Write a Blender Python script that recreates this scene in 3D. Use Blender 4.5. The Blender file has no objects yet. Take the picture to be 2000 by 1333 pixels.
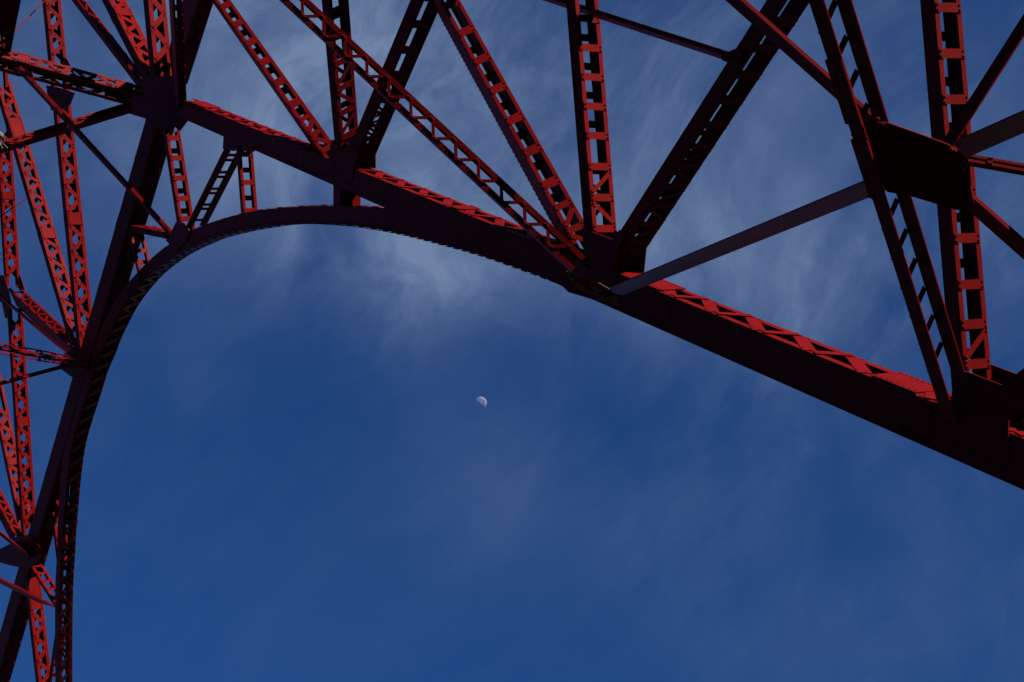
import bpy, bmesh, math, random
from mathutils import Vector, Matrix

random.seed(7)
scene = bpy.context.scene
COL = scene.collection

# ------------------------------------------------------------------ camera
F = 2750.0                       # focal length in photo pixels (moon = 0.5 deg)
PITCH = math.radians(45.0)
CAM = Vector((0, 0, 1.6))
CR = Vector((1, 0, 0))
CU = Vector((0, -math.sin(PITCH), math.cos(PITCH)))
CF = Vector((0, math.cos(PITCH), math.sin(PITCH)))

def cw(x, y, z):                 # camera axes -> world direction
    return CR * x + CU * y + CF * z

cam_d = bpy.data.cameras.new("camera")
cam_d.sensor_width = 36.0
cam_d.lens = F / 2000.0 * 36.0
cam_d.clip_start = 0.1
cam_d.clip_end = 20000.0
cam = bpy.data.objects.new("camera", cam_d)
COL.objects.link(cam)
cam.location = CAM
cam.rotation_euler = (math.pi / 2 + PITCH, 0, 0)
scene.camera = cam

# ------------------------------------------------------------------ sun, sky
SUN = cw(0.66, 0.735, -0.10).normalized()
sl = bpy.data.lights.new("sun", 'SUN')
sl.energy = 4.8
sl.angle = math.radians(0.5)
sl.color = (1.0, 0.93, 0.86)
so = bpy.data.objects.new("sun", sl)
COL.objects.link(so)
so.location = (0, 0, 80)
so.rotation_euler = (-SUN).to_track_quat('-Z', 'Y').to_euler()

scene.view_settings.view_transform = 'Standard'
scene.view_settings.look = 'None'
scene.view_settings.gamma = 1.0
scene.view_settings.use_curve_mapping = False
scene.view_settings.exposure = 0.33

scene.cycles.diffuse_bounces = 0
w = bpy.data.worlds.new("World")
scene.world = w
w.use_nodes = True
nt = w.node_tree
nt.nodes.clear()
def wn(t, **k):
    n = nt.nodes.new(t)
    for a, b in k.items():
        setattr(n, a, b)
    return n
L = nt.links.new
sky = wn("ShaderNodeTexSky", sky_type='NISHITA', sun_disc=False)
sky.sun_elevation = math.asin(SUN.z)
sky.sun_rotation = math.atan2(SUN.x, SUN.y)
sky.altitude = 200
sky.air_density = 1.0
sky.dust_density = 0.0
sky.ozone_density = 5.0
gm_ = wn("ShaderNodeGamma"); gm_.inputs[1].default_value = 0.65
L(sky.outputs[0], gm_.inputs[0])
gam = wn("ShaderNodeMix", data_type='RGBA', blend_type='MULTIPLY'); gam.inputs[0].default_value = 1.0
gam.inputs[7].default_value = (0.132, 0.435, 1.0, 1)        # white balance of the photograph
L(gm_.outputs[0], gam.inputs[6])
VEILS = [((450, 130), 230, .62), ((620, 60), 200, .4), ((880, 280), 170, .6), ((1020, 90), 170, .45), ((560, 350), 120, .45), ((760, 545), 85, .8), ((800, 480), 70, .4), ((960, 505), 75, .55),
         ((1290, 510), 105, .5), ((1470, 590), 140, .36), ((1610, 510), 150, .34), ((1380, 330), 180, .35), ((1560, 90), 200, .25), ((1900, 420), 220, .3),
         ((960, 950), 110, .2), ((1340, 975), 130, .2), ((1440, 1210), 120, .14), ((1800, 1130), 200, .04),
         ((-700, 300), 400, .3), ((3000, 900), 500, .3), ((900, -700), 600, .35)]
# thin cirrus: streaky noise on the direction of the sky, the same all round
tc = wn("ShaderNodeTexCoord")
def dotp(v):
    d = wn("ShaderNodeVectorMath", operation='DOT_PRODUCT'); d.inputs[1].default_value = v
    L(tc.outputs['Generated'], d.inputs[0]); return d.outputs['Value']
def noise(scale, detail, rough, sx, sy, off, warp=0.0, ang=55):
    a = math.radians(ang)
    e1, e2 = cw(math.cos(a), math.sin(a), 0), cw(math.sin(a), -math.cos(a), 0)
    c = wn("ShaderNodeCombineXYZ")
    L(mth('MULTIPLY', dotp(e1), sx), c.inputs[0]); L(mth('MULTIPLY', dotp(e2), sy), c.inputs[1]); L(dotp(CF), c.inputs[2])
    v = c.outputs[0]
    ad = wn("ShaderNodeVectorMath", operation='ADD'); ad.inputs[1].default_value = off; L(v, ad.inputs[0]); v = ad.outputs[0]
    if warp:
        n0 = wn("ShaderNodeTexNoise"); n0.inputs['Scale'].default_value = 3.5; n0.inputs['Detail'].default_value = 4
        L(tc.outputs['Generated'], n0.inputs['Vector'])
        sc = wn("ShaderNodeVectorMath", operation='SCALE'); sc.inputs[3].default_value = warp; L(n0.outputs['Color'], sc.inputs[0])
        ad = wn("ShaderNodeVectorMath", operation='ADD'); L(v, ad.inputs[0]); L(sc.outputs[0], ad.inputs[1]); v = ad.outputs[0]
    n = wn("ShaderNodeTexNoise"); n.inputs['Scale'].default_value = scale; n.inputs['Detail'].default_value = detail; n.inputs['Roughness'].default_value = rough
    L(v, n.inputs['Vector'])
    return n.outputs['Fac']
def ramp(v, a, b, lo=0.0, hi=1.0):
    r = wn("ShaderNodeMapRange", interpolation_type='SMOOTHSTEP')
    r.inputs['From Min'].default_value = a; r.inputs['From Max'].default_value = b
    r.inputs['To Min'].default_value = lo; r.inputs['To Max'].default_value = hi
    L(v, r.inputs['Value']); return r.outputs[0]
def mth(op, a, b):
    m = wn("ShaderNodeMath", operation=op)
    for i, s in enumerate((a, b)):
        if isinstance(s, (int, float)): m.inputs[i].default_value = s
        else: L(s, m.inputs[i])
    return m.outputs[0]
big = ramp(noise(5.0, 6, 0.55, 1, 1.3, (0.4, 0.1, 0.2), 0.3, 40), 0.24, 0.78)
fine = ramp(noise(9.0, 10, 0.62, 0.6, 1.5, (1.2, 0.4, 0.3), 0.35, 60), 0.34, 0.80)
fib = ramp(noise(26.0, 9, 0.66, 0.35, 1.3, (0.1, 2.0, 0.7), 0.25, 50), 0.34, 0.74)
# broad veils of thin cloud (direction, angular radius, weight) over an even thin cover
def veil(px, r, wgt):
    d = cw((px[0] - 1000) / F, (666.5 - px[1]) / F, 1.0).normalized()
    dp = wn("ShaderNodeVectorMath", operation='DOT_PRODUCT')
    L(tc.outputs['Generated'], dp.inputs[0]); dp.inputs[1].default_value = d
    e = mth('POWER', 2.71828, mth('MULTIPLY', mth('SUBTRACT', dp.outputs['Value'], 1.0), (F / r) ** 2))
    return mth('MULTIPLY', e, wgt)
tot = None
for c in VEILS:
    v_ = veil(*c); tot = v_ if tot is None else mth('ADD', tot, v_)
dens = mth('ADD', tot, 0.06)
tex = mth('ADD', mth('ADD', mth('MULTIPLY', big, 0.50), mth('MULTIPLY', fine, 0.27)), mth('MULTIPLY', mth('MULTIPLY', fib, mth('ADD', fine, 0.4)), 0.26))
mask = mth('MINIMUM', mth('MULTIPLY', tex, dens), 0.8)
mix = wn("ShaderNodeMix", data_type='RGBA')
mix.inputs[7].default_value = (1.75, 2.45, 3.9, 1)
L(mask, mix.inputs[0]); L(gam.outputs[2], mix.inputs[6])
bg = wn("ShaderNodeBackground"); bg.inputs[1].default_value = 0.088
L(mix.outputs[2], bg.inputs[0])
wo = wn("ShaderNodeOutputWorld"); L(bg.outputs[0], wo.inputs[0])

# ------------------------------------------------------------------ materials
def mat(name):
    m = bpy.data.materials.new(name); m.use_nodes = True
    return m, m.node_tree, m.node_tree.nodes['Principled BSDF']

def paint(name, base, dark, rough=0.5):
    m, t, p = mat(name)
    tc = t.nodes.new("ShaderNodeTexCoord")
    geo = t.nodes.new("ShaderNodeNewGeometry")
    n1 = t.nodes.new("ShaderNodeTexNoise"); n1.inputs['Scale'].default_value = 1.1; n1.inputs['Detail'].default_value = 8; n1.inputs['Roughness'].default_value = 0.65
    n2 = t.nodes.new("ShaderNodeTexNoise"); n2.inputs['Scale'].default_value = 14.0; n2.inputs['Detail'].default_value = 6
    t.links.new(geo.outputs['Position'], n1.inputs['Vector']); t.links.new(geo.outputs['Position'], n2.inputs['Vector'])
    r1 = t.nodes.new("ShaderNodeMapRange"); r1.inputs[1].default_value = 0.42; r1.inputs[2].default_value = 0.72
    r1.inputs[3].default_value = 0.0; r1.inputs[4].default_value = 0.75
    t.links.new(n1.outputs['Fac'], r1.inputs[0])
    mx = t.nodes.new("ShaderNodeMix"); mx.data_type = 'RGBA'
    mx.inputs[6].default_value = (*base, 1); mx.inputs[7].default_value = (*dark, 1)
    t.links.new(r1.outputs[0], mx.inputs[0])
    # small chips and grime specks
    r2 = t.nodes.new("ShaderNodeMapRange"); r2.inputs[1].default_value = 0.62; r2.inputs[2].default_value = 0.72
    t.links.new(n2.outputs['Fac'], r2.inputs[0])
    mx2 = t.nodes.new("ShaderNodeMix"); mx2.data_type = 'RGBA'
    ms = t.nodes.new("ShaderNodeMath"); ms.operation = 'MULTIPLY'; ms.inputs[1].default_value = 0.35
    t.links.new(r2.outputs[0], ms.inputs[0])
    t.links.new(ms.outputs[0], mx2.inputs[0])
    t.links.new(mx.outputs[2], mx2.inputs[6]); mx2.inputs[7].default_value = (dark[0] * .5, dark[1] * .6, dark[2] * .6, 1)
    t.links.new(mx2.outputs[2], p.inputs['Base Color'])
    rr = t.nodes.new("ShaderNodeMapRange"); rr.inputs[3].default_value = rough - 0.05; rr.inputs[4].default_value = rough + 0.16
    t.links.new(n1.outputs['Fac'], rr.inputs[0]); t.links.new(rr.outputs[0], p.inputs['Roughness'])
    bp = t.nodes.new("ShaderNodeBump"); bp.inputs['Strength'].default_value = 0.12; bp.inputs['Distance'].default_value = 0.01
    t.links.new(n2.outputs['Fac'], bp.inputs['Height']); t.links.new(bp.outputs[0], p.inputs['Normal'])
    p.inputs['Specular IOR Level'].default_value = 0.045
    return m

RED = paint("orange_red_paint", (0.215, 0.0056, 0.0050), (0.125, 0.0032, 0.0029))
RED_SHEEN = paint('red_paint_ground_sheen', (0.10, 0.022, 0.023), (0.06, 0.016, 0.017), 0.42)  # same red paint, greyed so light reflected off the ground is painted in
for n_ in RED_SHEEN.node_tree.nodes:
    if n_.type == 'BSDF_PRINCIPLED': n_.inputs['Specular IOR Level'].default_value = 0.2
GREY, gt, gp = mat("grey_lamp_paint"); gp.inputs['Base Color'].default_value = (0.16, 0.19, 0.17, 1); gp.inputs['Roughness'].default_value = 0.5
GLASS, _, lp = mat("lamp_glass"); lp.inputs['Base Color'].default_value = (0.05, 0.06, 0.06, 1); lp.inputs['Roughness'].default_value = 0.08
WIRE, _, wp = mat("grey_cable"); wp.inputs['Base Color'].default_value = (0.2, 0.2, 0.19, 1)

# ------------------------------------------------------------------ helpers
class Planar:
    def __init__(s, n, p): s.n = Vector(n).normalized(); s.p = p
    def z(s, px):
        X = (px[0] - 1000) / F; Y = (666.5 - px[1]) / F
        return s.p / (s.n.x * X + s.n.y * Y + s.n.z)
NF = Vector((0.87, 0.05, 0.487)).normalized()
NL = Vector((0.78, 0.05, 0.62)).normalized()
def ray(px): return Vector(((px[0] - 1000) / F, (666.5 - px[1]) / F, 1.0))
PF = Planar(NF, NF.dot(ray((1185, 530)) * 28.4))
Z0 = PF.z((320, 205))
PL = Planar(NL, NL.dot(ray((320, 205)) * Z0))
def zpl(px):
    return PL.z(px) if px[0] < 320 else PF.z(px)
def npl(px): return NL if px[0] < 320 else NF
def cam2w(v): return CAM + cw(*v)
def pt(px, z=None): return cam2w(ray(px) * (zpl(px) if z is None else z))
def pxof(P):
    d = P - CAM; z = d.dot(CF)
    return Vector((1000 + F * d.dot(CR) / z, 666.5 - F * d.dot(CU) / z))

TOWER_LOC = Vector((11.5, 2.0, 0.0))
tower = bpy.data.objects.new("steel_tower", None)
COL.objects.link(tower)
tower.location = TOWER_LOC
tower["label"] = "red-orange riveted steel lattice tower with curved arch under its girder"
tower["category"] = "tower"

def box_mesh(name):
    bm = bmesh.new(); bmesh.ops.create_cube(bm, size=1.0)
    me = bpy.data.meshes.new(name); bm.to_mesh(me); bm.free()
    me.materials.append(RED); return me
UNIT = box_mesh("flat_bar")
UNIT_SHEEN = UNIT.copy(); UNIT_SHEEN.materials[0] = RED_SHEEN  # bar for the arch soffit, ground reflection put into its colour

def addbox(bm, x0, x1, y0, y1, z0, z1, M=None):
    vs = [Vector((x, y, z)) for x in (x0, x1) for y in (y0, y1) for z in (z0, z1)]
    if M is not None: vs = [M @ v for v in vs]
    b = [bm.verts.new(v) for v in vs]
    for f in ((0, 1, 3, 2), (4, 6, 7, 5), (0, 4, 5, 1), (2, 3, 7, 6), (0, 2, 6, 4), (1, 5, 7, 3)):
        bm.faces.new([b[i] for i in f])

def rivet(bm, c, nrm, r=0.02):
    nrm = nrm.normalized()
    a = nrm.orthogonal().normalized(); b = nrm.cross(a)
    rings = []
    for rr, hh in ((1.0, 0.0), (0.85, 0.6)):
        rings.append([bm.verts.new(c + (a * math.cos(k * math.pi / 3) + b * math.sin(k * math.pi / 3)) * r * rr + nrm * r * hh) for k in range(6)])
    top = bm.verts.new(c + nrm * r * 1.0)
    for k in range(6):
        j = (k + 1) % 6
        bm.faces.new((rings[0][k], rings[0][j], rings[1][j], rings[1][k]))
        bm.faces.new((rings[1][k], rings[1][j], top))

def finish(bm, name, parent, M=None, material=None, kind=None, smooth=False):
    bmesh.ops.recalc_face_normals(bm, faces=bm.faces)
    me = bpy.data.meshes.new(name); bm.to_mesh(me); bm.free()
    me.materials.append(material or RED)
    o = bpy.data.objects.new(name, me); COL.objects.link(o)
    if parent is not None:
        o.parent = parent
        if parent is tower: o.matrix_parent_inverse = Matrix.Translation(-TOWER_LOC)
    if M is not None: o.matrix_basis = M
    if kind: o["kind"] = kind
    return o

PIECES = []          # (size, kindname, member, local matrix)
IDX = [0]
NODEPTH = 0.004

def inframe(p, m=0): return -m < p.x < 2000 + m and -m < p.y < 1333 + m

def M(name, P0, P1, a, b, z=None, n=None, segs=(), fl=0.22, t=0.014, web='plate', ext=(0, 0), label=None,
      bw=None, bh=None, per=None, slant=0.0, solid=False, shift=None, dmin=0.05, wr=True, far=True, side='near', rr=None, phi=None):
    """built-up steel member. P0,P1: image line of the near arris; a/b: apparent widths of web and laced face (px)"""
    IDX[0] += 1
    z0, z1 = z if z else (zpl(P0), zpl(P1))
    A = pt(P0, z0); B = pt(P1, z1)
    midpx = ((P0[0] + P1[0]) / 2, (P0[1] + P1[1]) / 2)
    nv = cw(*(Vector(n).normalized() if n is not None else npl(midpx)))
    ax = (B - A).normalized()
    u = (nv - ax * nv.dot(ax)).normalized()
    C = (A + B) / 2
    if phi is not None:            # laced face turned by phi out of the picture's depth
        rv0 = (C - CAM).normalized()
        sp = ax.cross(rv0).normalized()
        if sp.dot(u) < 0: sp = -sp
        tt = ax.cross(sp).normalized()
        if tt.dot(rv0) < 0: tt = -tt
        u = sp * math.cos(math.radians(phi)) + tt * math.sin(math.radians(phi))
    p0 = pxof(C); da = pxof(C + ax * .05) - p0
    perp = Vector((-da.y, da.x)).normalized()
    pu = (pxof(C + u * .05) - p0).dot(perp) / .05
    v = ax.cross(u)
    pv = (pxof(C + v * .05) - p0).dot(perp) / .05
    flip = False
    if pu * pv > 0:
        v = -v; pv = -pv; flip = True
    w_ = max(b / max(abs(pu), 1e-3), 0.03)
    d_ = min(max(a / max(abs(pv), 1e-3), dmin), 1.6)
    if v.dot(C - CAM) < 0 or u.dot(C - CAM) < 0:
        print("WARN face", name, P0, "u", round(u.dot((C - CAM).normalized()), 2), "v", round(v.dot((C - CAM).normalized()), 2))
    sh = 0.0035 * (IDX[0] % 14) if shift is None else shift
    A = A + u * sh; B = B + u * sh
    Lr = (B - A).length
    pxm = (pxof(C + ax * .05) - p0).length / .05
    A2 = A - ax * ext[0]; L2 = Lr + ext[0] + ext[1]
    # right handed frame: X=u, Y=v, Z=+-ax
    if not flip:   # u x v = ax ?  v = ax x u  => u x v = ax
        R = Matrix((u, v, ax)).transposed().to_4x4(); O = A2
        s_of = lambda s: s + ext[0]
    else:
        R = Matrix((u, v, -ax)).transposed().to_4x4(); O = A2 + ax * L2
        s_of = lambda s: L2 - (s + ext[0])
    FR = Matrix.Translation(O) @ R
    bm = bmesh.new()
    fw = fl * w_
    if solid:
        addbox(bm, 0, w_, 0, d_, 0, L2)
    else:
        if web == 'plate':
            addbox(bm, 0, t, 0, d_, 0, L2); addbox(bm, w_ - t, w_, 0, d_, 0, L2)
        else:
            lw = d_ * 0.24
            for x0, x1 in ((0, t), (w_ - t, w_)):
                addbox(bm, x0, x1, 0, lw, 0, L2); addbox(bm, x0, x1, d_ - lw, d_, 0, L2)
        for y0, y1 in ((0, t), (d_ - t, d_)):
            addbox(bm, t, fw, y0, y1, 0.0015, L2 - 0.0015)
            addbox(bm, w_ - fw, w_ - t, y0, y1, 0.0015, L2 - 0.0015)
    ob = finish(bm, name, tower, FR)
    if label: ob["label"] = label
    # ---- lacing
    tb = 0.012
    farbm = bmesh.new(); rv = bmesh.new()
    R_r = rr if rr else max(0.018, min(0.042, (2.3 if z0 + z1 < 70 else 1.4) / F * (z0 + z1) / 2))
    def flat(x0, s0, x1, s1, width, y, kname, near):
        d = Vector((x1 - x0, 0, s1 - s0)); ln = d.length
        dz = d / ln
        Mx = Matrix((Vector((-dz.z, 0, dz.x)), Vector((0, 1, 0)), dz)).transposed()
        if Mx.determinant() < 0: Mx.col[0] = -Mx.col[0]
        loc = Vector(((x0 + x1) / 2, y, (s0 + s1) / 2))
        mm = Matrix.Translation(loc) @ Mx.to_4x4() @ Matrix.Diagonal((width, tb, ln, 1))
        if near:
            wp = pxof(FR @ loc)
            if inframe(wp, 12):
                size = (ln * width) * (F / (FR @ loc - CAM).dot(CF)) ** 2
            else: size = 0
            PIECES.append((size, kname, ob, mm))
        else:
            addbox(farbm, -.5, .5, -.5, .5, -.5, .5, mm)
    def rv_n(x, s, y): rivet(rv, Vector((x, y, s)), Vector((0, -1, 0)), R_r)
    BW = (bw or 0.3 * b) / abs(pu)
    used = []
    YN = -1 if side == 'near' else 1
    for (f0, f1, typ, perpx) in segs:
        per_m = perpx / pxm
        tq = lambda q: q * z0 / (z1 - q * (z1 - z0))
        sa, sb = tq(f0) * Lr, tq(f1) * Lr
        if typ in ('zig', 'xzig'):
            half = per_m / 2
            k = max(2, int(round((sb - sa) / half)))
            half = (sb - sa) / k
            e = fw * 0.5
            for i in range(k):
                s0, s1 = sa + i * half, sa + (i + 1) * half
                xs = (e, w_ - e) if i % 2 == 0 else (w_ - e, e)
                ex = 0.10 * half
                flat(xs[0], s_of(s0 + ex * .3), xs[1], s_of(s1 - ex * .3), BW, -tb * (0.5 + (i % 2)) - 0.001, 'lacing_bar', True)
                for q in (0.07, 0.16):
                    rv_n(xs[0] + (xs[1] - xs[0]) * q * .6, s_of(s0 + (s1 - s0) * q), -tb * (1 + (i % 2)) - 0.001)
                    rv_n(xs[1] - (xs[1] - xs[0]) * q * .6, s_of(s1 - (s1 - s0) * q), -tb * (1 + (i % 2)) - 0.001)
                if far and typ == 'zig':
                    flat(xs[1], s_of(s0), xs[0], s_of(s1), BW, d_ + tb * (0.5 + (i % 2)) + 0.001, 'x', False)
                if far and typ == 'xzig':
                    flat(xs[0], s_of(s0), xs[1], s_of(s1), BW, d_ + tb * (0.5 + (i % 2)) + 0.001, 'x', False)
            for s in (sa, sb):
                pass
        elif typ in ('batten', 'mix'):
            k = max(1, int(round((sb - sa) / per_m)))
            st = (sb - sa) / k
            BH = (bh or perpx * 0.24) / pxm
            if typ == 'mix': BH = min(BH, st * .27)
            sl_ = slant * w_
            for i in range(k + 1):
                s = sa + i * st
                if any(abs(s - q) < BH * 1.1 for q in used): continue
                used.append(s)
                if side == 'far':
                    flat(0.02, s_of(s), w_ - 0.02, s_of(s - sl_), BH, d_ + tb * .5 + .001, 'batten_plate', True); continue
                flat(0.012, s_of(s), w_ - 0.012, s_of(s - sl_), BH, -tb * .5 - 0.001, 'batten_plate', True)
                for x, q in ((fw * .5, 0), (w_ - fw * .5, 1)):
                    for dd in (-.27, .27):
                        rv_n(x, s_of(s - sl_ * q + dd * BH), -tb - 0.001)
                if far and i < k:
                    flat(0.012, s_of(s + st * (.5 if typ == 'batten' else .04)), w_ - 0.012, s_of(s + st * (.5 if typ == 'batten' else .04) - sl_), BH, d_ + tb * .5 + 0.001, 'x', False)
                if typ == 'mix' and i < k:
                    xs = (fw * .5, w_ - fw * .5) if i % 2 == 0 else (w_ - fw * .5, fw * .5)
                    flat(xs[0], s_of(s + BH * .72), xs[1], s_of(s + st - BH * .72), BH * .62, -tb * .5 - 0.0025, 'lacing_bar', True)
                    rv_n(xs[0], s_of(s + BH * .78), -tb - 0.0025); rv_n(xs[1], s_of(s + st - BH * .78), -tb - 0.0025)
                    if far: flat(xs[1], s_of(s + BH * .6), xs[0], s_of(s + st - BH * .6), BH * .6, d_ + tb * .5 + 0.0025, 'x', False)
        elif typ == 'nlace':
            k = max(1, int(round((sb - sa) / per_m)))
            st = (sb - sa) / k
            BH = (bh or perpx * 0.24) / pxm
            sl_ = slant * w_
            for i in range(k + 1):
                s = sa + i * st
                flat(0.05, s_of(s), w_ - 0.12, s_of(s - sl_), BH * .72, -tb * .5 - 0.001, 'batten_plate', True)
                for x, q in ((fw * .5, fl * .5), (w_ - fw * .5, 1 - fl * .5)):
                    for dd in (-.27, .27):
                        rv_n(x, s_of(s - sl_ * q + dd * BH), -tb - 0.001)
                if i < k:
                    flat(fw * .3, s_of(s + BH * .4), w_ - fw * .3, s_of(s + st - sl_ - BH * .3), (bw or 6) / abs(pu), -tb * 1.5 - 0.002, 'lacing_bar', True)
        elif typ == 'plate':
            s = (sa + sb) / 2
            flat(0.006, s_of(s), w_ - 0.006, s_of(s), sb - sa, -tb * 2.5 - 0.002, 'batten_plate', True)
            nn = max(3, int((sb - sa) / 0.11))
            for i in range(nn):
                for x in (fw * .45, w_ - fw * .45):
                    rv_n(x, s_of(sa + (i + .5) / nn * (sb - sa)), -tb * 3 - 0.002)
            if far: flat(0.006, s_of(s), w_ - 0.006, s_of(s), sb - sa, d_ + tb * 2.5 + 0.002, 'x', False)
    if web == 'lace':
        half = 0.55 * d_ / 0.9 + 0.25
        k = max(2, int(Lr / half)); half = Lr / k
        for x in (-0.008, w_ + 0.008):
            for i in range(k):
                y0, y1 = (0.08 * d_, .92 * d_) if i % 2 else (.92 * d_, .08 * d_)
                p, q = Vector((0, y0, s_of(i * half))), Vector((0, y1, s_of((i + 1) * half)))
                dd = (q - p); ln = dd.length; dd /= ln
                Mx = Matrix((Vector((1, 0, 0)), dd.cross(Vector((1, 0, 0))), dd)).transposed().to_4x4()
                addbox(farbm, -.006, .006, -.045, .045, -ln / 2, ln / 2, Matrix.Translation((p + q) / 2 + Vector((x * (1 + .0), 0, 0))) @ Mx)
    elif wr and d_ > 0.16 and not solid:
        # rivet rows along both edges of the near web
        step = 0.16
        k = int(L2 / step)
        for i in range(k):
            s = (i + .5) * step
            wpx = pxof(FR @ Vector((0, 0, s)))
            if not inframe(wpx, 30): continue
            for y in (0.055, d_ - 0.055):
                rivet(rv, Vector((0, y, s)), Vector((-1, 0, 0)), R_r * .9)
    if len(farbm.verts): finish(farbm, 'far_lacing', ob, kind='stuff')
    else: farbm.free()
    if len(rv.verts): finish(rv, 'rivets', ob, kind='stuff')
    else: rv.free()
    return ob, FR, w_, d_

def plate(name, poly, n=None, z=None, off=-0.03, th=0.022, far=None, rows=(), label=None, plane=None, rr=0.022, label_far=None):
    """riveted plate cut to the outline, lying on the truss plane; far = distance of its twin behind"""
    cx = sum(p[0] for p in poly) / len(poly)
    nn = Vector(n).normalized() if n is not None else npl((cx, 0))
    if plane is None:
        pl = (PL if cx < 320 else PF) if n is None else None
        if n is None and off > 0.1: pl = Planar(pl.n, pl.p + off); off = 0.0
    else: pl = plane
    nw = cw(*nn)
    pts = [pt(p, pl.z(p)) for p in poly]
    for k, o in enumerate([off] + ([far] if far else [])):
        bm = bmesh.new()
        f = [bm.verts.new(p + nw * o) for p in pts]; g = [bm.verts.new(p + nw * (o + th)) for p in pts]
        bm.faces.new(f); bm.faces.new(list(reversed(g)))
        m_ = len(f)
        for i in range(m_):
            j = (i + 1) % m_
            bm.faces.new((f[i], g[i], g[j], f[j]))
        ob = finish(bm, name, tower)
        if label and k == 0: ob["label"] = label
        if rows and k == 0:
            rv = bmesh.new()
            for (r0, r1, cnt) in rows:
                for i in range(cnt):
                    q = i / max(1, cnt - 1)
                    p = (r0[0] + (r1[0] - r0[0]) * q, r0[1] + (r1[1] - r0[1]) * q)
                    rivet(rv, pt(p, pl.z(p)) + nw * o, -nw, rr)
            finish(rv, 'rivets', ob, kind='stuff')
    return ob

def edge_rows(poly, inset, step):
    cx = sum(p[0] for p in poly) / len(poly); cy = sum(p[1] for p in poly) / len(poly)
    q = []
    for p in poly:
        d = Vector((cx - p[0], cy - p[1])); l = d.length
        d = d / l * min(inset, l * .3); q.append((p[0] + d.x, p[1] + d.y))
    rows = []
    for i in range(len(q)):
        p0, p1 = q[i], q[(i + 1) % len(q)]
        l = math.hypot(p1[0] - p0[0], p1[1] - p0[1])
        c = int(l / step)
        if c >= 2: rows.append((p0, p1, c))
    return rows

# ------------------------------------------------------------------ ground
g = bmesh.new(); bmesh.ops.create_grid(g, x_segments=8, y_segments=8, size=6000)
gm, gtr, gpr = mat("paving")
nz = gtr.nodes.new("ShaderNodeTexNoise"); nz.inputs['Scale'].default_value = 0.8; nz.inputs['Detail'].default_value = 8
gg = gtr.nodes.new("ShaderNodeNewGeometry"); gtr.links.new(gg.outputs['Position'], nz.inputs['Vector'])
cr = gtr.nodes.new("ShaderNodeValToRGB"); cr.color_ramp.elements[0].color = (.13, .128, .122, 1); cr.color_ramp.elements[1].color = (.24, .235, .222, 1)
gtr.links.new(nz.outputs['Fac'], cr.inputs[0]); gtr.links.new(cr.outputs[0], gpr.inputs['Base Color']); gpr.inputs['Roughness'].default_value = .9
go = finish(g, "ground", None, material=gm); go["kind"] = "structure"

# ------------------------------------------------------------------ main leg chord and girder chord
leg, LFR, LW, LD = M("leg_chord", (366, 199), (1823, 786), 47, 16.5, segs=[
    (0.0, .022, 'plate', 0), (.03, .20, 'nlace', 44), (.225, .345, 'nlace', 44), (.35, .362, 'plate', 0),
    (.375, .505, 'nlace', 44), (.575, .632, 'plate', 0), (.645, .905, 'nlace', 44), (.915, .975, 'plate', 0), (.985, 1.02, 'nlace', 44), (1.1, 1.3, 'nlace', 44)],
    fl=0.22, ext=(1.2, 14.0), shift=0.0, bh=11, bw=4.6, slant=1.25, wr=True, far=False, label="long main leg chord of dark plate with sunlit lacing on top")
gird, GFR, GW, GD = M("girder_chord", (315, 220), (-14, 1355), 22, 29, segs=[(0, .2, 'zig', 62), (.205, .225, 'plate', 0), (.23, .42, 'zig', 62), (.43, .46, 'plate', 0), (.47, .72, 'zig', 58), (.75, 1, 'zig', 52)],
    fl=0.2, ext=(.3, 12), shift=0.0, label="shaded girder chord running down from the large joint")

# ------------------------------------------------------------------ curved arch
ARCH = [((1075, 512), (1094, 555)), ((995, 485), (1010, 524)), ((915, 456), (925, 495)), ((850, 438), (860, 477)),
        ((783, 416), (795, 460)), ((740, 409), (742, 449)), ((690, 405), (690, 441)), ((640, 403), (642, 437)),
        ((590, 404), (592, 435)), ((540, 407), (543, 437)), ((500, 412), (507, 442)), ((462, 420), (472, 448)), ((430, 429), (443, 455)),
        ((395, 441), (411, 464)), ((362, 456), (381, 477)), ((335, 474), (354, 490)), ((310, 492), (330, 505)), ((285, 515), (305, 524)),
        ((262, 539), (281, 546)), ((240, 564), (257, 574)), ((222, 592), (238, 601)), ((206, 622), (222, 632)), ((193, 651), (208, 662)),
        ((181, 684), (197, 692)), ((167, 724), (182, 728)), ((155, 762), (171, 765)), ((143, 805), (158, 806)), ((131, 845), (146, 846)),
        ((124, 882), (138, 882)), ((119, 918), (133, 918)), ((116, 955), (129, 955)), ((113.5, 992), (126, 992)), ((112, 1032), (122.5, 1032)),
        ((111, 1080), (120, 1080)), ((108, 1130), (117, 1130)), ((107, 1180), (115.5, 1180)), ((107, 1230), (115, 1230)),
        ((107.5, 1333), (115, 1333)), ((110, 1480), (118, 1480)), ((114, 1640), (123, 1640))]
AW = 0.63
def catmull(pts, sub):
    out = []
    for i in range(len(pts) - 1):
        p0 = pts[max(i - 1, 0)]; p1 = pts[i]; p2 = pts[i + 1]; p3 = pts[min(i + 2, len(pts) - 1)]
        for k in range(sub):
            t = k / sub
            out.append(0.5 * ((2 * p1) + (p2 - p0) * t + (2 * p0 - 5 * p1 + 4 * p2 - p3) * t * t + (3 * p1 - p0 - 3 * p2 + p3) * t ** 3))
    out.append(pts[-1]); return out
O3 = []; I3 = []; N3 = []
oo = catmull([Vector(p[0]) for p in ARCH], 3); ii = catmull([Vector(p[1]) for p in ARCH], 3)
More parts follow.
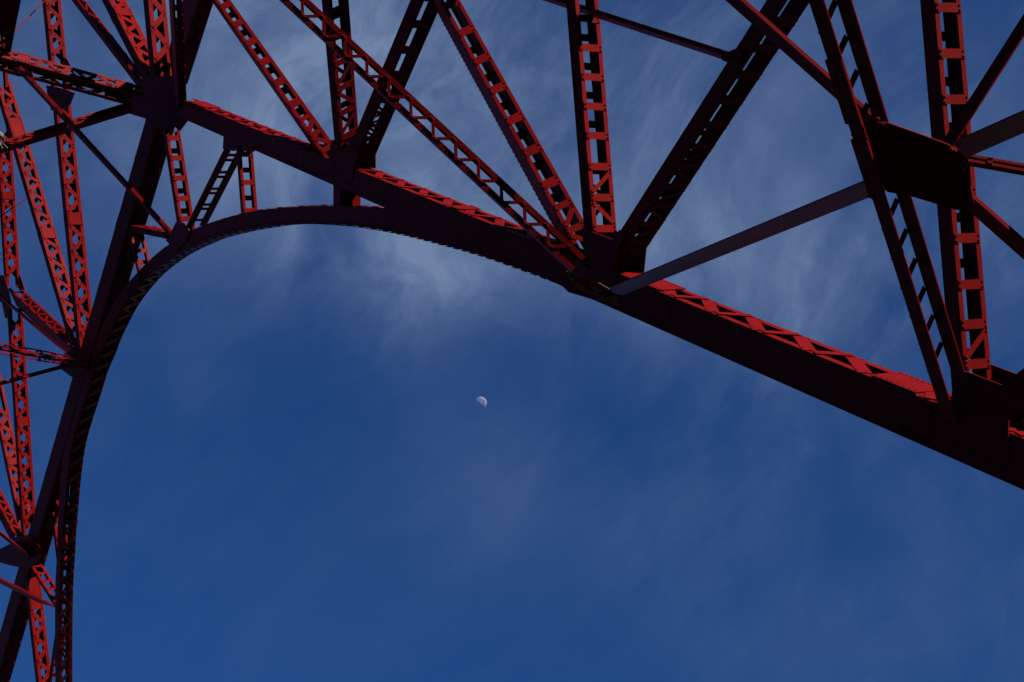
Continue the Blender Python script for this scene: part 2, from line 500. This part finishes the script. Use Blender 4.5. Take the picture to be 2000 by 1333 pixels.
# smooth depth across the fold between the two truss planes
def zs(p):
    t = min(1, max(0, (p.x - 230) / 180)); t = t * t * (3 - 2 * t)
    return PL.z(p) * (1 - t) + PF.z(p) * t
def ns(p):
    t = min(1, max(0, (p.x - 230) / 180)); t = t * t * (3 - 2 * t)
    n_ = NL * (1 - t) + NF * t
    q = min(1, max(0, (310 - p.x) / 130)); q = q * q * (3 - 2 * q)
    return (n_ * (1 - q) + Vector((.99, .06, .08)) * q).normalized()
for p, q in zip(oo, ii):
    O3.append(pt(p, zs(p))); I3.append(pt(q, zs(q))); N3.append(cw(*ns((p + q) / 2)))
NS = len(O3)
def sweep(bm, fn):
    prev = None
    for i in range(NS):
        ring = [bm.verts.new(v) for v in fn(i)]
        if prev:
            for k in range(4):
                j = (k + 1) % 4
                bm.faces.new((prev[k], prev[j], ring[j], ring[k]))
        else: bm.faces.new(ring)
        prev = ring
    bm.faces.new(list(reversed(prev)))
bm = bmesh.new()
tw = 0.016
SHA = 0.012
def dn(i): return (I3[i] - O3[i]).normalized()
for base in (0.0, AW - tw):
    sweep(bm, lambda i: [O3[i] + N3[i] * (SHA + base), I3[i] + N3[i] * (SHA + base), I3[i] + N3[i] * (SHA + base + tw), O3[i] + N3[i] * (SHA + base + tw)])
for (P, sg) in ((I3, -1), (O3, 1)):
    for b0, b1 in ((tw, .15), (AW - .15, AW - tw)):
        sweep(bm, lambda i: [P[i] + N3[i] * (SHA + b0), P[i] + N3[i] * (SHA + b1), P[i] + N3[i] * (SHA + b1) + dn(i) * sg * tw, P[i] + N3[i] * (SHA + b0) + dn(i) * sg * tw])
arch = finish(bm, "arch_rib", tower)
arch["label"] = "curved box rib of the arch with latticed underside"
# lacing along soffit (individual bars) and along the back (joined)
def walk(P, step):
    out = []; acc = 0; nxt = 0
    for i in range(NS - 1):
        a, b = P[i], P[i + 1]; l = (b - a).length
        while nxt <= acc + l:
            f = (nxt - acc) / l
            out.append((a + (b - a) * f, (N3[i] * (1 - f) + N3[i + 1] * f).normalized(), (dn(i) * (1 - f) + dn(i + 1) * f).normalized(), (b - a).normalized()))
            nxt += step
        acc += l
    return out
rvb = bmesh.new(); backbm = bmesh.new()
for P, sg, individual in ((I3, 1, True), (O3, -1, False)):
    st = walk(P, 0.42 if individual else 0.95)
    for i in range(len(st) - 1):
        (a, na, da, ta), (b, nb, db, tb_) = st[i], st[i + 1]
        sn = ta.cross(na).normalized()          # true normal of the laced face
        if sn.dot(da) < 0: sn = -sn
        da = db = sn
        x0, x1 = (0.08, AW - 0.08) if i % 2 == 0 else (AW - 0.08, 0.08)
        p = a + na * (SHA + x0) + da * sg * (0.008 + .010 * (i % 2)); q = b + nb * (SHA + x1) + db * sg * (0.008 + .010 * (i % 2))
        d = q - p; ln = d.length; d /= ln
        e = d.cross(da).normalized()
        mm = Matrix.Translation((p + q) / 2) @ Matrix((e, d.cross(e), d)).transposed().to_4x4() @ Matrix.Diagonal((0.16 if individual else 0.09, 0.012, ln + 0.06, 1))
        if individual:
            wp = pxof((p + q) / 2)
            PIECES.append(((ln * .22) * (F / ((p + q) / 2 - CAM).dot(CF)) ** 2 if inframe(wp, 5) else 0, 'lacing_bar', arch, mm))
        else: addbox(backbm, -.5, .5, -.5, .5, -.5, .5, mm)
        for x in (.05, .11, AW - .05, AW - .11):
            for fq in (0, .22, .78):
                pp = a + (b - a) * fq + na * (SHA + x) + da * sg * .024
                if inframe(pxof(pp), 10): rivet(rvb, pp, da * sg, .026 if pxof(pp).x > 480 else .017)
    if individual:
        for i in range(0, len(st) - 1):
            (a, na, da, ta) = st[i]
            for fq in (0.1, .35, .6, .85):
                for yy in (.06,):
                    pp = a + (st[i + 1][0] - a) * fq + na * SHA - da * yy
                    if inframe(pxof(pp), 10): rivet(rvb, pp, -na, .02)
finish(backbm, "far_lacing", arch, kind='stuff')
finish(rvb, "rivets", arch, kind='stuff')

# haunch where the arch runs into the leg chord
plate("haunch_plate", [(700, 378), (783, 414), (796, 459), (860, 476), (925, 494), (1010, 523), (1094, 554), (1110, 571), (1206, 600), (1190, 535), (1050, 478), (900, 418)],
      off=-0.006, th=0.016, far=AW - .02, rows=[((800, 450), (1095, 545), 40), ((795, 425), (800, 455), 4), ((930, 440), (940, 490), 6)], label="wide plate where the arch runs into the leg chord")
# bottom cover and lower edge strip of the leg chord
LL = max(v.co.z for v in leg.data.vertices)
bm = bmesh.new(); addbox(bm, -0.03, LW + .03, LD + .002, LD + .022, 0, LL)
finish(bm, "cover_plate", leg)
bm = bmesh.new(); addbox(bm, -0.018, -.002, LD - .15, LD - .001, .2, LL - .2)
finish(bm, "edge_strip", leg)

for (x0, x1) in ((1208, 1309), (1755, 1822), (560, 640)):
    ya = lambda x: 199 + (x - 366) * .4029 + 3
    yb = lambda x: 235 + (x - 366) * .4405 - (6 if x > 900 else 3)
    q = [(x0, ya(x0)), (x1, ya(x1)), (x1, yb(x1)), (x0, yb(x0))]
    rws = []
    for m_ in range(6):
        x = x0 + (x1 - x0) * (m_ + .5) / 6
        rws.append(((x, ya(x) + 4), (x, yb(x) - 4), 9))
    plate("splice_plate", q, off=-0.018, th=.015, rows=rws, rr=.016)
# ------------------------------------------------------------------ columns and diagonals of the leg truss (right)
COLL = "column"
M("column", (641, 0), (665, 275), 13, 38, z=(36.5, 39.6), segs=[(-.1, .28, 'batten', 44.7), (.28, .985, 'mix', 44.7)], bh=12, ext=(9, .3), phi=36, fl=.18)
M("column", (1122, 0), (1158, 456), 18, 46, segs=[(-.05, .58, 'batten', 61), (.58, .98, 'mix', 57)], bh=14.5, ext=(9, .3), phi=38, fl=.17)
M("column", (1822.5, 0), (1882, 724), 28, 52, segs=[(.02, .77, 'batten', 90), (.77, .985, 'mix', 76)], bh=19, ext=(12, .3), phi=38, fl=.17)
M("diagonal_brace", (418, 0), (652, 336), 7, 27, segs=[(-.05, .62, 'batten', 53), (.62, .98, 'mix', 30)], bh=15, ext=(9, .2), fl=.24, phi=8)
M("diagonal_brace", (819, 9), (689, 318), 20, 36, segs=[(-.05, .6, 'batten', 47), (.6, 1.0, 'mix', 30)], bh=15, ext=(9, .3), fl=.12)
M("diagonal_brace", (856, 0), (1134, 508), 17.5, 37, segs=[(.03, .72, 'batten', 64), (.72, .985, 'mix', 44)], bh=17, ext=(9, -.05), fl=.19, phi=10)
M("diagonal_brace", (1531, 0), (1203, 508), 28, 39, segs=[(-.03, .48, 'batten', 60), (.48, 1.0, 'mix', 47)], bh=17, ext=(9, .5), fl=.1)

# node plates on the leg chord
p1 = [(640, 332), (649, 273), (681, 281), (703, 291), (692, 330), (690, 352), (662, 364)]
plate("gusset_plate", p1, off=-0.03, rows=edge_rows(p1, 7, 9) + [((655, 300), (655, 340), 6), ((670, 300), (670, 345), 7)])
plate("gusset_plate", [(668, 272), (700, 262), (733, 296), (733, 329), (690, 326)], off=0.55, th=.02)
p2 = [(1140, 449), (1154, 452), (1200, 468), (1212, 449), (1224, 456), (1211, 482), (1207, 545), (1206, 600), (1180, 570), (1145, 545)]
plate("gusset_plate", p2, off=-0.035, rows=edge_rows(p2, 9, 11) + [((1165, 470), (1165, 545), 9), ((1185, 480), (1185, 550), 9), ((1200, 480), (1198, 540), 7)])
plate("gusset_plate", [(1160, 440), (1205, 452), (1262, 481), (1257, 532), (1205, 545)], off=0.56, th=.02)
p3 = [(1866, 745), (1882, 722), (1960, 752), (1992, 728), (2030, 700), (2030, 800), (1985, 806), (1973, 820), (1973, 905), (1850, 850)]
plate("gusset_plate", p3, off=-0.04, rows=edge_rows(p3, 10, 13))
plate("gusset_plate", [(1900, 700), (1937, 713), (1985, 731), (2040, 700), (2040, 900), (1900, 850)], off=0.58, th=.02)

# ------------------------------------------------------------------ lateral bracing in front
M("lattice_strut", (545, 0), (1112, 530), 4, 38, z=(29.0, 27.2), segs=[(.0, .96, 'xzig', 60)], fl=.27, bw=6.5, ext=(12, .2), far=False, dmin=.09, wr=False, phi=5, label="slender lattice strut with red zigzag bars crossing in front")
chordd = (leg.matrix_basis.to_3x3() @ Vector((0, 0, 1)))
MN = Vector((CR.dot(leg.matrix_basis.to_3x3() @ Vector((0, 1, 0))), CU.dot(leg.matrix_basis.to_3x3() @ Vector((0, 1, 0))), CF.dot(leg.matrix_basis.to_3x3() @ Vector((0, 1, 0)))))

GN = Vector((0.30, 0.50, 0.80)).normalized()
pb = [(1106, 531), (1143, 538), (1188, 564), (1206, 580), (1206, 597), (1122, 562)]
PB = Planar(GN, GN.dot(ray((1187, 565)) * 26.9))
plate("lateral_gusset", pb, n=GN, plane=PB, off=0, th=.025, rows=[((1116, 538), (1150, 558), 7), ((1124, 548), (1158, 568), 7), ((1140, 546), (1172, 562), 6), ((1172, 574), (1190, 570), 4), ((1180, 580), (1196, 576), 4)], rr=.03, label="grey-looking flat plate under the joint with bolt rows")
# flat brace running to the crossing plate and on beyond it
PG = Planar(GN, GN.dot(ray((1790, 310)) * 18.22))
M("flat_brace", (1187, 565), (1722, 342), 27, 3, z=(27.1, PG.z((1722, 342)) + .14), n=(.15, 1, .35), solid=True, ext=(.15, 0), shift=0, label="broad flat brace rising from the lower joint to the crossing plate")
M("flat_brace", (1861, 281), (2040, 201), 38, 3, z=(PG.z((1861, 281)) + .14, PG.z((2040, 201)) + .14), n=(.15, 1, .35), solid=True, ext=(0, 12), shift=0)
M("angle_brace", (1446, 0), (1728, 250), 21, 7, z=(19.0, PG.z((1728, 250)) + .1), n=(.6, .8, .3), solid=True, ext=(12, .5), shift=0)
M("angle_brace", (1905, 391), (2040, 511), 25, 7, z=(PG.z((1905, 391)) + .1, PG.z((2040, 511)) + .1), n=(.6, .8, .3), solid=True, ext=(.1, 12), shift=0)
M("angle_brace", (1864, 280), (2030, 20), 22, 3, z=(PG.z((1864, 280)) + .25, 18.2), n=(.8, .3, .4), solid=True, ext=(.3, 12), shift=0)
M("double_angle", (1890, 316), (2030, 341), 9, 15, z=(18.65, 18.4), n=(.05, .9, .45), fl=.34, segs=[(.3, .9, 'batten', 90)], ext=(0, 12), wr=False, bh=10, far=False)
M("double_angle", (1085, 3), (1424, 113), 8, 9, z=(30, PF.z((1424, 113)) - .1), n=(.1, .9, .45), fl=.4, segs=[(.1, .9, 'batten', 120)], ext=(12, 0), wr=False, bh=10, far=False)
plate("connection_plate", [(1412, 98), (1424, 102), (1448, 92), (1452, 118), (1438, 128), (1412, 118)], off=-.03, rows=[((1425, 106), (1444, 102), 3), ((1425, 114), (1444, 114), 3)])
pg = [(1683, 238), (1734, 239), (1813, 267), (1853, 282), (1884, 309), (1903, 397), (1870, 410), (1824, 396), (1777, 382), (1733, 374), (1714, 342)]
plate("crossing_gusset", pg, n=GN, plane=PG, off=-.02, th=.022, rr=.035, label="large dark plate where the braces cross",
      rows=[((1703, 237), (1758, 290), 6), ((1714, 232), (1757, 279), 5), ((1762, 307), (1820, 340), 7), ((1768, 322), (1828, 362), 7), ((1728, 350), (1764, 334), 6), ((1743, 362), (1777, 348), 6),
            ((1818, 310), (1857, 292), 6), ((1832, 325), (1872, 306), 6), ((1832, 360), (1878, 402), 7), ((1842, 352), (1886, 394), 7)])
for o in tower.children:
    if o.name.split('.')[0] in ('flat_brace', 'lateral_gusset'): o.data.materials[0] = RED_SHEEN  # grey ground sheen painted on, the steel itself is plain red
# lateral post standing in front of the column
post, PFR, PW, PD = M("lateral_post", (1608, 0), (1850, 768), 26, 50, z=(17.0, 20.1), n=(.80, .1, .60), fl=.04, segs=[(.0, .96, 'batten', 66)], bh=13, slant=.5, far=False, side='far',  ext=(12, .6), shift=0, wr=False,
     label="dark post with slanted rungs in front of the crossing plate")
for (f0, f1) in ((125, 262), (296, 424)):
    bm = bmesh.new()
    q0 = PFR.inverted() @ pt((1608 + .315 * f0, f0), 17.0 + 1.9 * f0 / 768); q1 = PFR.inverted() @ pt((1608 + .315 * f1, f1), 17.0 + 1.9 * f1 / 768)
    s0, s1 = sorted((q0.z, q1.z))
    addbox(bm, -.03, -.002, -.012, PD + .02, s0, s1)
    o = finish(bm, "splice_plate", post)
    rv = bmesh.new()
    for i in range(9):
        for y in (PD * .22, PD * .72):
            rivet(rv, Vector((-.03, y, s0 + (i + .5) / 9 * (s1 - s0))), Vector((-1, 0, 0)), .022)
    finish(rv, "rivets", o, kind='stuff')

# ------------------------------------------------------------------ struts between arch and girder
M("lattice_post", (322, 252), (351, 438), 6, 28, z=(Z0 * .99, zs(Vector((351, 455)))), segs=[(.1, .95, 'batten', 44)], bh=10.5, ext=(0, .4), fl=.2)
M("lattice_post", (441, 291), (369, 437), 4, 33, z=(PF.z((441, 291)) + .1, zs(Vector((372, 450))) + .1), segs=[(.08, .95, 'batten', 32)], bh=5.5, ext=(.3, .4), fl=.28)
M("lattice_post", (465, 296), (474, 412), 5, 28, segs=[(.05, 1, 'batten', 46)], bh=10, ext=(.3, .2), fl=.2)
M("lattice_post", (663, 352), (663, 404), 14, 40, segs=[], ext=(.4, .2), fl=.4, wr=False)
p = [(438, 258), (505, 286), (496, 297), (482, 298), (470, 284), (458, 296), (436, 291)]
plate("gusset_plate", p, off=-.02, rows=edge_rows(p, 6, 8))
p = [(326, 470), (335, 456), (346, 434), (362, 436), (372, 452), (366, 470), (345, 490)]
plate("gusset_plate", p, off=-.05, rows=edge_rows(p, 6, 8))
M("lattice_strut", (256, 441), (336, 457), 12, 7, z=(PL.z((256, 441)), zs(Vector((336, 457)))), segs=[(.05, .9, 'zig', 22)], fl=.3, ext=(.5, .3), wr=False)
M("lattice_post", (253, 458), (270, 530), 4, 26, z=(PL.z((253, 458)), PL.z((270, 530))), segs=[(.45, .95, 'batten', 36)], bh=8, ext=(.3, .3), fl=.18)
M("lattice_post", (94, 976), (116, 1014), 4, 19, segs=[(.1, .9, 'batten', 24)], bh=5, ext=(.3, .3), fl=.18, shift=.3)
M("lattice_post", (91, 985), (110, 1140), 4, 24, segs=[(.2, .95, 'batten', 34)], bh=9, ext=(.5, 0), fl=.18, shift=.25)
M("lattice_post", (58, 1104), (101, 1172), 4, 20, segs=[(.05, .95, 'batten', 18)], bh=5, ext=(.3, .3), fl=.2)
M("column", (50, 1110), (77, 1340), 6, 26, segs=[(.06, .36, 'plate', 0), (.38, 1.0, 'zig', 46)], ext=(.3, 4), fl=.24)
M("lattice_post", (104, 1195), (84, 1340), 4, 17, segs=[(.15, 1, 'batten', 22)], bh=4, ext=(.3, 4), fl=.2, shift=.35)

# ------------------------------------------------------------------ left: columns and diagonals of the girder truss
M("column", (88.7, 0), (158, 692), 7, 30, segs=[(-.05, .155, 'zig', 49), (.30, .6, 'zig', 50), (.6, .635, 'plate', 0), (.635, .98, 'zig', 50)], bw=7.8, ext=(9, .3), fl=.21, phi=20)
M("column", (-4, 172), (140, 662), 7, 28, segs=[(.0, .12, 'zig', 39), (.12, .2, 'plate', 0), (.2, .56, 'zig', 39), (.56, .6, 'plate', 0), (.6, .97, 'zig', 39)], bw=7, ext=(.5, .3), fl=.21, phi=25)
M("column", (-9, 225), (10.5, 548), 4.5, 27, segs=[(.1, .46, 'zig', 47), (.46, .51, 'plate', 0), (.51, .97, 'zig', 47)], bw=7.4, ext=(12, .3), fl=.2, shift=.06, phi=22)
M("column", (18.5, 618), (47, 1058), 5, 26, segs=[(.02, .45, 'zig', 47), (.45, .49, 'plate', 0), (.49, .96, 'zig', 45)], bw=7.2, ext=(.4, .3), fl=.2, shift=.02, phi=22)
M("diagonal_brace", (-12, 787), (34, 1006), 5, 24, segs=[(.05, .5, 'zig', 36), (.5, .56, 'plate', 0), (.56, .95, 'zig', 36)], bw=8, ext=(12, .3), fl=.22, shift=.04)
M("diagonal_brace", (-24, 949), (24, 1041), 11, 18, segs=[(.05, .95, 'zig', 26)], bw=5, ext=(12, .2), fl=.24, shift=.05)
M("diagonal_brace", (18, 567), (139, 681), 14, 19, segs=[(.05, .97, 'zig', 22)], bw=5, ext=(.2, .2), fl=.22, n=(.7, .5, .5))
# big joint fan, top left
M("diagonal_brace", (149, 0), (277, 167), 9.6, 12, segs=[(-.05, .98, 'zig', 42)], bw=3.0, ext=(9, .2), fl=.16, far=False, phi=30)
M("diagonal_brace", (211, 0), (287, 148), 13, 30, segs=[(-.05, .1, 'zig', 35), (.1, .2, 'plate', 0), (.2, .98, 'zig', 35)], bw=8, ext=(9, .2), fl=.26)
M("column", (287.7, 0), (302, 152), 10, 34, segs=[(-.05, .98, 'zig', 62)], bw=10.5, ext=(9, .2), fl=.24)
M("diagonal_brace", (386, 0), (338, 158), 34, 28, z=(PF.z((386, 0)), Z0), segs=[(-.05, .3, 'batten', 24), (.3, 1, 'mix', 34)], bh=15, ext=(9, .2), fl=.36, phi=20)
M("column", (335, 0), (348, 232), 12, 17, z=(47, Z0 - 1.2), segs=[(-.05, .98, 'zig', 24)], bw=4, ext=(9, .2), fl=.2, n=(.9, .1, .3), label="dark slender post standing in front of the large joint")
p = [(242, 203), (231, 186), (258, 180), (283, 156), (300, 150), (335, 148), (358, 160), (366, 197), (369, 236), (353, 257), (341, 246), (331, 262), (289, 233), (256, 223)]
PLN0 = PL
plate("gusset_plate", p, n=NL, plane=PL, off=-.05, rows=edge_rows(p, 6, 7) + [((255, 190), (350, 215), 16), ((262, 210), (350, 232), 14)], label="big dark plate joining the leg chord and girder")
# horizontal beams and struts on the left
M("cross_beam", (-4, 110), (262, 182), 27, 17, segs=[(.0, .13, 'zig', 54), (.14, .235, 'plate', 0), (.24, .84, 'zig', 53), (.86, .99, 'plate', 0)], fl=.26, bw=5.5, web='lace', z=(52, Z0 - .4), n=(.3, .75, .55), ext=(9, .3), label="lattice cross beam with sunlit top running left of the joint")
M("lattice_strut", (-4, 291), (250, 212), 11, 12, z=(52.5, Z0 - .3), n=(.3, .8, .5), segs=[(0, .98, 'zig', 38)], fl=.3, bw=3, ext=(9, .2), far=False, wr=False)
M("double_angle", (48, 146), (338, 461), 6, 6, z=(51.5, 56), n=(.6, .7, .4), fl=.45, segs=[(.05, .95, 'batten', 60)], bh=6, ext=(.3, .2), wr=False, far=False)
M("cross_beam", (-4, 684), (134, 708), 12, 14, z=(58, PL.z((134, 708)) - .3), n=(.3, .75, .55), segs=[(0, .97, 'zig', 30)], fl=.2, bw=3.5, web='lace', ext=(9, .2))
M("double_angle", (-4, 751), (126, 716), 4, 4, z=(58, PL.z((126, 716)) - .3), n=(.3, .8, .5), fl=.45, segs=[], ext=(9, 0), wr=False)
M("double_angle", (-4, 577), (139, 697), 3, 3.5, z=(57.5, PL.z((139, 697)) - .4), n=(.6, .7, .4), fl=.45, segs=[], ext=(9, 0), wr=False)
M("double_angle", (-4, 1131), (108, 1188), 7, 4, z=(62, PL.z((108, 1188)) - .3), n=(.3, .8, .5), fl=.45, segs=[], ext=(9, 0), wr=False)
M("double_angle", (-4, 1041), (26, 1064), 3, 5, z=(62, PL.z((26, 1064)) - .3), n=(.6, .7, .4), fl=.45, segs=[], ext=(9, .3), wr=False)
M("diagonal_brace", (-4, 0), (-22, 102), 20, 42, segs=[(-.05, .2, 'plate', 0), (.3, 1, 'zig', 32)], bw=10, ext=(9, .3), fl=.34, phi=15, z=(50, 52))
p = [(118, 719), (126, 693), (136, 684), (153, 684), (158, 692), (178, 688), (172, 722), (150, 738), (143, 737)]
plate("gusset_plate", p, off=-.06, rows=edge_rows(p, 5, 6))
p = [(-14, 1072), (5, 1071), (22, 1062), (28, 1050), (44, 1047), (58, 1044), (85, 1074), (80, 1092), (60, 1112), (35, 1107), (17, 1103), (-14, 1094)]
plate("gusset_plate", p, off=-.06, rows=edge_rows(p, 5, 6))
p = [(-14, 538), (10, 538), (19, 567), (24, 590), (20, 620), (12, 622), (6, 592), (-14, 575)]
plate("gusset_plate", p, off=-.06, rows=edge_rows(p, 4, 6))
plate("gusset_plate", [(38.5, 536), (49, 568), (35, 562), (33, 548)], off=.4)
p = [(91, 167), (118, 172), (147, 182), (139, 203), (128, 214), (101, 216), (96, 200)]
plate("gusset_plate", p, off=-.03, rows=edge_rows(p, 5, 6))
plate("gusset_plate", [(124, 112), (131, 116), (138, 130), (120, 126)], off=.3)
p = [(27, 133), (48, 139), (62, 140), (66, 154), (54, 150), (43, 148)]
plate("gusset_plate", p, n=NL, plane=Planar(NL, NL.dot(ray((45, 145)) * 51.3)), off=0)

def rod(name, P0, z0, P1, z1, r, parent=tower, material=None):
    A, B = pt(P0, z0), pt(P1, z1)
    bm = bmesh.new()
    d = (B - A).normalized(); a = d.orthogonal().normalized(); b = d.cross(a)
    ra = [bm.verts.new(A + (a * math.cos(k * math.pi / 4) + b * math.sin(k * math.pi / 4)) * r) for k in range(8)]
    rb = [bm.verts.new(B + (a * math.cos(k * math.pi / 4) + b * math.sin(k * math.pi / 4)) * r) for k in range(8)]
    for k in range(8): bm.faces.new((ra[k], ra[(k + 1) % 8], rb[(k + 1) % 8], rb[k]))
    bm.faces.new(list(reversed(ra))); bm.faces.new(rb)
    return finish(bm, name, parent, material=material)
rod("tie_rod", (95, -6), 60.0, (-6, 97), 53, .022)
rod("tie_rod", (51, 389), 60, (-8, 429), 59, .025)
rod("tie_rod", (8, 40), 60, (7.5, 90), 60, .012)

# ------------------------------------------------------------------ lacing bars and battens: largest 300 of each as parts, rest joined
for kn in ('lacing_bar', 'batten_plate'):
    L_ = sorted([p for p in PIECES if p[1] == kn], key=lambda p: -p[0])
    top, rest = L_[:300], L_[300:]
    for (s, k, ob, mm) in top:
        if s <= 0: rest.append((s, k, ob, mm)); continue
        o = bpy.data.objects.new(kn, UNIT_SHEEN if ob is arch else UNIT); COL.objects.link(o)
        o.parent = ob; o.matrix_local = mm
    by = {}
    for (s, k, ob, mm) in rest: by.setdefault(ob, []).append(mm)
    for ob, ms in by.items():
        bm = bmesh.new()
        for mm in ms: addbox(bm, -.5, .5, -.5, .5, -.5, .5, mm)
        finish(bm, 'small_lacing' if kn == 'lacing_bar' else 'small_battens', ob, kind='stuff')
    print(kn, len(L_))

# ------------------------------------------------------------------ floodlight and cable at the left edge
def tube(bm, pts, r, seg=8):
    prev = None
    for i, p in enumerate(pts):
        d = (pts[min(i + 1, len(pts) - 1)] - pts[max(i - 1, 0)]).normalized()
        a = d.orthogonal().normalized(); b = d.cross(a)
        rr = r[i] if isinstance(r, (list, tuple)) else r
        ring = [bm.verts.new(p + (a * math.cos(2 * math.pi * k / seg) + b * math.sin(2 * math.pi * k / seg)) * rr) for k in range(seg)]
        if prev:
            for k in range(seg): bm.faces.new((prev[k], prev[(k + 1) % seg], ring[(k + 1) % seg], ring[k]))
        else: bm.faces.new(list(reversed(ring)))
        prev = ring
    bm.faces.new(prev)
fz = 52.3
fl_e = bpy.data.objects.new("floodlight", None); COL.objects.link(fl_e)
fb = pt((4, 287), fz); fl_e.location = fb
fl_e["label"] = "grey floodlight clamped to the lattice strut at its outer end"; fl_e["category"] = "floodlight"
def fpart(name, pts, r, m):
    bm = bmesh.new(); tube(bm, [p - fb for p in pts], r)
    return finish(bm, name, fl_e, material=m)
h0, h1 = pt((-6, 258), fz - .25), pt((4, 268), fz - .1)
fpart("housing", [h0, h0.lerp(h1, .25), h0.lerp(h1, .8), h1, h1.lerp(h0, -.12)], [.10, .15, .15, .11, .05], GREY)
fpart("lens", [h0.lerp(h1, -.05), h0.lerp(h1, .02)], [.085, .095], GLASS)
fpart("bracket", [pt((4, 266), fz - .1), pt((9, 268), fz - .1), pt((8, 276), fz - .05), pt((4, 280), fz), pt((4, 290), fz)], .03, GREY)
fpart("junction_box", [pt((-1, 278), fz - .1), pt((-.5, 285), fz - .1)], .07, GREY)
fpart("conduit", [pt((3, 274), fz - .1), pt((7, 282), fz - .12), pt((15, 290), fz - .12)], .016, GREY)
bmc = bmesh.new()
cp = [pt((-8, 486 + 0), 57.5), pt((4, 498), 57.4), pt((9, 502), 57.4), pt((15, 508.5), 57.6)]
tube(bmc, cp, .012)
co = finish(bmc, "cable", None, material=WIRE); co["label"] = "thin grey cable crossing in front of the outer latticed column, upper one"; co["category"] = "cable"; co["group"] = "thin cables at the outer column"
bmc = bmesh.new()
tube(bmc, [pt((-8, 499), 57.5), pt((2, 507), 57.4), pt((9, 513), 57.6)], .012)
co = finish(bmc, "cable", None, material=WIRE); co["label"] = "thin grey cable crossing in front of the outer latticed column, lower one"; co["category"] = "cable"; co["group"] = "thin cables at the outer column"

# ------------------------------------------------------------------ the moon
MD = 6000.0
mc = pt((938.6, 787.5), MD)
bm = bmesh.new(); bmesh.ops.create_uvsphere(bm, u_segments=64, v_segments=40, radius=12.1 / F * MD)
for f in bm.faces: f.smooth = True
mm_ = bpy.data.materials.new("moon_dust"); mm_.use_nodes = True
t = mm_.node_tree; t.nodes.clear()
tcn = t.nodes.new("ShaderNodeTexCoord")
n1 = t.nodes.new("ShaderNodeTexNoise"); n1.inputs['Scale'].default_value = 0.055; n1.inputs['Detail'].default_value = 6; n1.inputs['Roughness'].default_value = .6
t.links.new(tcn.outputs['Object'], n1.inputs['Vector'])
cr = t.nodes.new("ShaderNodeValToRGB"); cr.color_ramp.elements[0].position = .42; cr.color_ramp.elements[1].position = .6
cr.color_ramp.elements[0].color = (.15, .155, .165, 1); cr.color_ramp.elements[1].color = (.36, .34, .31, 1)
t.links.new(n1.outputs['Fac'], cr.inputs[0])
df = t.nodes.new("ShaderNodeBsdfDiffuse"); df.inputs['Roughness'].default_value = 1.0; t.links.new(cr.outputs[0], df.inputs[0])
tr = t.nodes.new("ShaderNodeBsdfTransparent")
ad = t.nodes.new("ShaderNodeAddShader"); t.links.new(df.outputs[0], ad.inputs[0]); t.links.new(tr.outputs[0], ad.inputs[1])
gn = t.nodes.new("ShaderNodeNewGeometry"); mxs = t.nodes.new("ShaderNodeMixShader")
t.links.new(gn.outputs['Backfacing'], mxs.inputs[0]); t.links.new(ad.outputs[0], mxs.inputs[1]); t.links.new(tr.outputs[0], mxs.inputs[2])
ou = t.nodes.new("ShaderNodeOutputMaterial"); t.links.new(mxs.outputs[0], ou.inputs[0])
me = bpy.data.meshes.new("moon"); bm.to_mesh(me); bm.free(); me.materials.append(mm_)
mo = bpy.data.objects.new("moon", me); COL.objects.link(mo); mo.location = mc
mo["label"] = "pale half moon hanging in the clear blue sky under the arch"; mo["category"] = "moon"
